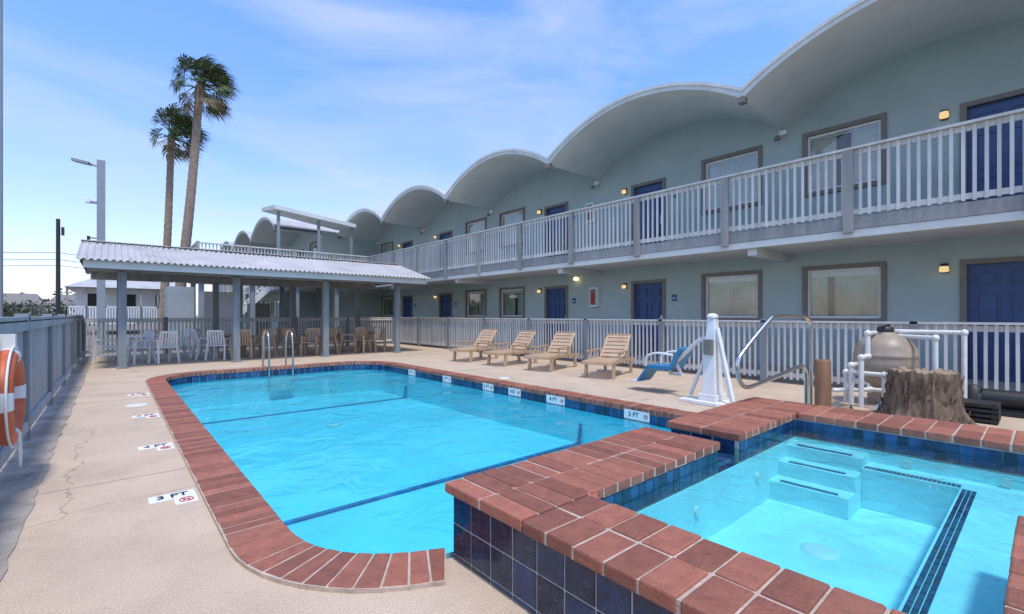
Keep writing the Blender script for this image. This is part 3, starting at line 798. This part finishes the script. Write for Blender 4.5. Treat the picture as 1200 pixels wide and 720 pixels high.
mb.lathe((9.15, .7, .1), [(.1, 0), (.1, .25), (.001, .28)], 'black', 12); mb.build('pump', E)
# crates
E = empty('black_crate'); mb = MB()
for i in range(4): mb.box(8.15, 8.6, .40, .80, .02 + .06 * i, .06 + .06 * i, 'black')
for x in (8.17, 8.54):
    for y in (.42, .74): mb.box(x, x + .04, y, y + .04, 0, .25, 'black')
mb.build('crate', E)
E = empty('garden_hose'); mb = MB()
mb.tube(catmull([(6.6, .5, .015), (7.0, .9, .015), (7.3, .6, .015), (7.1, .2, .015), (6.8, .4, .02), (7.2, 1.3, .015), (7.6, 1.7, .015), (8.2, 1.9, .015)], 8), .012, 'black', 6); mb.build('hose', E)
# palm stump: ragged fibrous bark
E = empty('palm_stump'); mb = MB(); c = (7.95, 1.07); n = 64
prof = [(.49, 0), (.45, .04), (.41, .10), (.385, .18), (.365, .28), (.355, .38), (.345, .48), (.34, .57), (.335, .62), (.31, .62), (.18, .59), (.001, .57)]
vs = []
rr = [1 + random.uniform(-.06, .06) for _ in range(n)]; tz = [random.uniform(-.035, .03) for _ in range(n)]
for i, (r, z) in enumerate(prof):
    for j in range(n):
        a = 2 * math.pi * j / n; q = r * (rr[j] + random.uniform(-.02, .02) + (.12 * math.sin(a * 7 + math.sin(a * 3)) * max(0, .15 - z) / .15))
        vs.append((c[0] + q * math.cos(a), c[1] + q * math.sin(a), z + (tz[j] if z > .55 and r > .2 else 0)))
fs = [(i * n + j, i * n + (j + 1) % n, (i + 1) * n + (j + 1) % n, (i + 1) * n + j) for i in range(len(prof) - 1) for j in range(n)]
mb.add(vs, fs[:9 * n], 'stump'); mb.add(vs, fs[9 * n:], 'stumptop')
for k in range(150):
    a = random.uniform(0, 6.283); z = random.uniform(.0, .5); r0 = .36 + .13 * max(0, .2 - z) / .2; r1 = r0 + random.uniform(.0, .03)
    mb.obox((c[0] + r0 * math.cos(a), c[1] + r0 * math.sin(a), z), (c[0] + r1 * math.cos(a + .05), c[1] + r1 * math.sin(a + .05), z + random.uniform(.06, .14)), .03, .008, 'stump', up=(math.cos(a), math.sin(a), 0))
mb.build('stump', E)

# life ring
E = empty('life_ring'); mb = MB(); n = 32; cy, cz, cx = 5.22, .72, -.60
def ringseg(a0, a1, key, r=.062):
    pts = [(cx + .0, cy + .31 * math.cos(R(a)), cz + .31 * math.sin(R(a))) for a in [a0 + (a1 - a0) * i / 10 for i in range(11)]]
    mb.tube(pts, r, key, 12)
for k in range(4): ringseg(k * 90 + 10, k * 90 + 80, 'orange'); ringseg(k * 90 - 11, k * 90 + 11, 'white', .064)
pts = [(cx + .03, cy + .39 * math.cos(R(a)), cz + .39 * math.sin(R(a))) for a in range(0, 361, 15)]
mb.tube(pts, .008, 'white', 6); mb.box(-.66, -.56, cy - .04, cy + .04, 1.05, 1.2, 'white')
mb.tube(catmull([(-.58, cy + .25, .45), (-.57, cy + .35, .25), (-.56, cy + .2, .12), (-.55, cy + .05, .3), (-.56, cy + .22, .5)]), .009, 'white', 6)
mb.build('ring', E)

# street lamp / poles / lines
E = empty('street_lamp'); mb = MB()
mb.box(-.49, -.21, 26.6, 26.88, -.1, 8.0, 'polegrey'); mb.tube([(-.4, 26.74, 7.7), (-.75, 26.9, 7.85)], .04, 'polegrey'); mb.obox((-.7, 26.88, 7.82), (-1.25, 27.15, 7.95), .28, .12, 'polegrey')
mb.box(-.75, -.49, 26.65, 26.75, 6.1, 6.2, 'polegrey'); mb.box(-.85, -.7, 26.6, 26.8, 6.1, 6.3, 'white'); mb.box(-.8, -.49, 26.7, 26.75, 4.6, 4.66, 'polegrey'); mb.box(-.8, -.7, 26.62, 26.8, 4.5, 4.7, 'black')
mb.build('pole', E, bevel=.01)
E = empty('utility_pole'); mb = MB(); mb.tube([(-3.5, 55.8, -.1), (-3.5, 55.8, 9.6)], [.17, .14], 'black', 10); mb.box(-3.3, -3.1, 55.6, 55.8, 8.2, 8.9, 'black'); mb.build('pole', E)
E = empty('flag_pole'); mb = MB(); mb.tube([(-1.85, 14.9, -.1), (-1.85, 14.9, 14)], [.06, .05], 'polegrey', 12); mb.build('pole', E)
E = empty('power_line'); mb = MB()
for dz in (0, .5, 1.1):
    mb.tube([(-30 + 26.5 * i / 8, 60 - 4.2 * i / 8, 5.6 + dz - .6 * math.sin(math.pi * i / 8)) for i in range(9)], .02, 'black', 4)
    mb.tube([(-3.5 + 26 * i / 8, 55.8 + 8 * i / 8, 5.6 + dz - .6 * math.sin(math.pi * i / 8)) for i in range(9)], .02, 'black', 4)
mb.build('wires', E)
# distant houses
E = empty('beach_house'); mb = MB()
mb.box(-2.0, 4.5, 46, 54, 1.0, 3.3, 'white'); mb.box(-2.4, 4.9, 44.4, 54, .85, 1.0, 'greyw')
mb.add([(-2.5, 44.2, 3.3), (5, 44.2, 3.3), (5, 54.4, 3.3), (-2.5, 54.4, 3.3), (-1, 48, 4.2), (3.5, 48, 4.2), (3.5, 51, 4.2), (-1, 51, 4.2)], MB.BF, 'metalroof')
for i in range(8): mb.box(-2.4 + i, -2.3 + i, 44.4, 44.5, -.1, 3.3, 'greyw')
mb.box(-2.4, 4.9, 44.4, 44.46, 1.85, 1.95, 'white')
for i in range(48): mb.box(-2.4 + i * .15, -2.34 + i * .15, 44.4, 44.45, 1.0, 1.9, 'white')
for x in (-1, 1, 3): mb.box(x - .4, x + .4, 45.96, 45.99, 1.9, 2.9, 'darkint')
mb.build('house', E)
for hx, hy, hw, hh, k in ((-16, 84, 9, 2.6, 'lblock'), (-28, 92, 8, 2.9, 'tan'), (-7, 98, 10, 3.0, 'white')):
    E = empty('distant_house'); mb = MB()
    mb.box(hx, hx + hw, hy, hy + 7, -.1, hh, k)
    mb.add([(hx - .4, hy - .4, hh), (hx + hw + .4, hy - .4, hh), (hx + hw + .4, hy + 7.4, hh), (hx - .4, hy + 7.4, hh), (hx + .5, hy + 3.4, hh + 1.5), (hx + hw - .5, hy + 3.4, hh + 1.5), (hx + hw - .5, hy + 3.6, hh + 1.5), (hx + .5, hy + 3.6, hh + 1.5)], MB.BF, 'trim')
    for i in range(3): mb.box(hx + 1 + i * hw / 3, hx + 2 + i * hw / 3, hy - .03, hy, 1.0, 2.1, 'darkint')
    mb.build('house_body', E)

# vegetation -------------------------------------------------------------
mb = MB()
def clump(cx, cy, cz, r, n, s):
    for _ in range(n):
        while True:
            v = Vector((random.uniform(-1, 1), random.uniform(-1, 1), random.uniform(-1, 1)))
            if v.length < 1: break
        p = Vector((cx, cy, cz)) + v * r
        a = Vector((random.uniform(-1, 1), random.uniform(-1, 1), random.uniform(-1, 1))).normalized() * s
        b = a.cross(Vector((random.uniform(-1, 1), random.uniform(-1, 1), random.uniform(-1, 1)))).normalized() * s * .5
        mb.face([p - a, p + b, p + a, p - b], 'leaf')
for i in range(80):
    x = random.uniform(-26, -3.5); y = random.uniform(64, 74); h = random.uniform(.4, 2.4)
    for z in (0.3, h * .5, h): clump(x + random.uniform(-.6, .6), y, z, random.uniform(.8, 1.5), 80, .17)
for i in range(90):
    x = random.uniform(-70, 90); clump(x, 130 + random.uniform(-8, 8), random.uniform(.5, 4.2), random.uniform(2, 3.6), 110, .45)
mb.build('distant_trees')

def palm(base, top, bend, rad, crown, seed):
    random.seed(seed); E = empty('palm_tree'); mb = MB()
    b = Vector(base); t = Vector(top); pts = []; rs = []; n = 60
    for i in range(n + 1):
        u = i / n; p = b.lerp(t, u) + Vector(bend) * math.sin(math.pi * u); pts.append(p)
        rs.append(rad * (1.12 - .35 * u) * (1 + .07 * (i % 2)) * (1.15 if u > .94 else 1))
    mb.tube(pts, rs, 'bark', 12); mb.build('trunk', E)
    wind = Vector((.757, -.653, 0)); mb = MB()
    for i in range(66):
        az = random.uniform(0, 2 * math.pi); el = R(random.uniform(-60, 80)); dead = el < R(-30) and random.random() < .6
        d = Vector((math.cos(az) * math.cos(el), math.sin(az) * math.cos(el), math.sin(el)))
        d = (d + wind * random.uniform(.25, .75) + Vector((0, 0, .05))).normalized()
        Lp = crown * random.uniform(.35, .62); key = 'deadfrond' if dead else 'frond'
        o = t + Vector((0, 0, random.uniform(-.3, .15)))
        hub = o + d * Lp; mid = o + d * Lp * .5 + Vector((0, 0, .05)); mb.tube([o, mid, hub], [.03, .025, .015], key, 4)
        side = d.cross(Vector((0, 0, 1))); side = side.normalized() if side.length > .05 else Vector((1, 0, 0))
        roll = random.uniform(-.7, .7); upv = side.cross(d).normalized(); side = (side * math.cos(roll) + upv * math.sin(roll)).normalized()
        for j in range(17):
            a = R(-80 + 160 * j / 16 + random.uniform(-4, 4)); q = (d * math.cos(a) + side * math.sin(a)).normalized()
            ln = crown * random.uniform(.42, .6) * (1 - .3 * abs(a) / 1.4)
            w = q.cross(d.cross(side)).normalized() * .024 * crown / 1.6
            m1 = hub + q * ln * .5 + wind * .06; e1 = m1 + (q * .5 + wind * .35 + Vector((0, 0, -.45))).normalized() * ln * .5
            mb.face([hub, m1 + w, e1, m1 - w], key)
    mb.build('crown', E)
palm((2.65, 32.3, -.1), (3.80, 31.65, 14.4), (.10, -.05, 0), .24, 2.1, 3)
palm((2.2, 33.9, -.1), (2.65, 33.7, 11.9), (.05, 0, 0), .20, 2.0, 5)

# ------------------------------------------------------------------ light
SUNV = Vector((-.12, -.38, .90)).normalized()
el = math.asin(SUNV.z); az = math.atan2(SUNV.x, SUNV.y)
w = bpy.data.worlds.new('World'); scene.world = w; w.use_nodes = True
nt = w.node_tree; nt.nodes.clear(); N = nt.nodes.new; L = nt.links.new
out = N('ShaderNodeOutputWorld'); bg = N('ShaderNodeBackground'); L(bg.outputs[0], out.inputs[0]); bg.inputs[1].default_value = .15
sky = N('ShaderNodeTexSky'); sky.sky_type = 'NISHITA'; sky.sun_disc = False; sky.sun_elevation = el; sky.sun_rotation = az % (2 * math.pi)
sky.air_density = 1.0; sky.dust_density = .6; sky.ozone_density = 1.5
tc = N('ShaderNodeTexCoord')
sep = N('ShaderNodeSeparateXYZ'); L(tc.outputs['Generated'], sep.inputs[0])
rmp = N('ShaderNodeMapRange'); rmp.inputs[1].default_value = 0; rmp.inputs[2].default_value = .5; L(sep.outputs['Z'], rmp.inputs[0])
gm = N('ShaderNodeMixRGB'); L(rmp.outputs[0], gm.inputs[0]); gm.inputs[1].default_value = (1.55, 1.35, 1.45, 1); gm.inputs[2].default_value = (1.35, 1.75, 2.35, 1)
mul = N('ShaderNodeMixRGB'); mul.blend_type = 'MULTIPLY'; mul.inputs[0].default_value = 1; L(sky.outputs[0], mul.inputs[1]); L(gm.outputs[0], mul.inputs[2])
mp = N('ShaderNodeMapping'); mp.inputs['Scale'].default_value = (1.0, 1.8, 5.0); mp.inputs['Rotation'].default_value = (R(8), R(14), R(30))
L(tc.outputs['Generated'], mp.inputs[0])
n1 = N('ShaderNodeTexNoise'); n1.inputs['Scale'].default_value = 1.5; n1.inputs['Detail'].default_value = 9; n1.inputs['Roughness'].default_value = .52; n1.inputs['Distortion'].default_value = .5
L(mp.outputs[0], n1.inputs['Vector'])
mr = N('ShaderNodeMapRange'); mr.inputs[1].default_value = .42; mr.inputs[2].default_value = .74; mr.inputs[3].default_value = 0; mr.inputs[4].default_value = .75
L(n1.outputs['Fac'], mr.inputs[0])
mx = N('ShaderNodeMixRGB'); L(mr.outputs[0], mx.inputs[0]); L(mul.outputs[0], mx.inputs[1]); mx.inputs[2].default_value = (4.9, 5.4, 6.0, 1)
L(mx.outputs[0], bg.inputs[0])
sl = bpy.data.lights.new('sun', 'SUN'); sl.energy = 3.1; sl.angle = R(7); sl.color = (1, .94, .84)
so = bpy.data.objects.new('sun', sl); coll.objects.link(so); so.rotation_euler = SUNV.to_track_quat('Z', 'Y').to_euler()

# ------------------------------------------------------------------ camera
cam = bpy.data.cameras.new('camera'); co = bpy.data.objects.new('camera', cam); coll.objects.link(co)
co.location = (0, 0, 1.35); co.rotation_euler = (R(90), 0, R(-40.8)); cam.sensor_width = 36; cam.lens = 16.3
cam.shift_y = .0075; cam.clip_end = 3000; cam.clip_start = .05
scene.camera = co
scene.view_settings.view_transform = 'Standard'; scene.view_settings.look = 'None'; scene.view_settings.exposure = 0
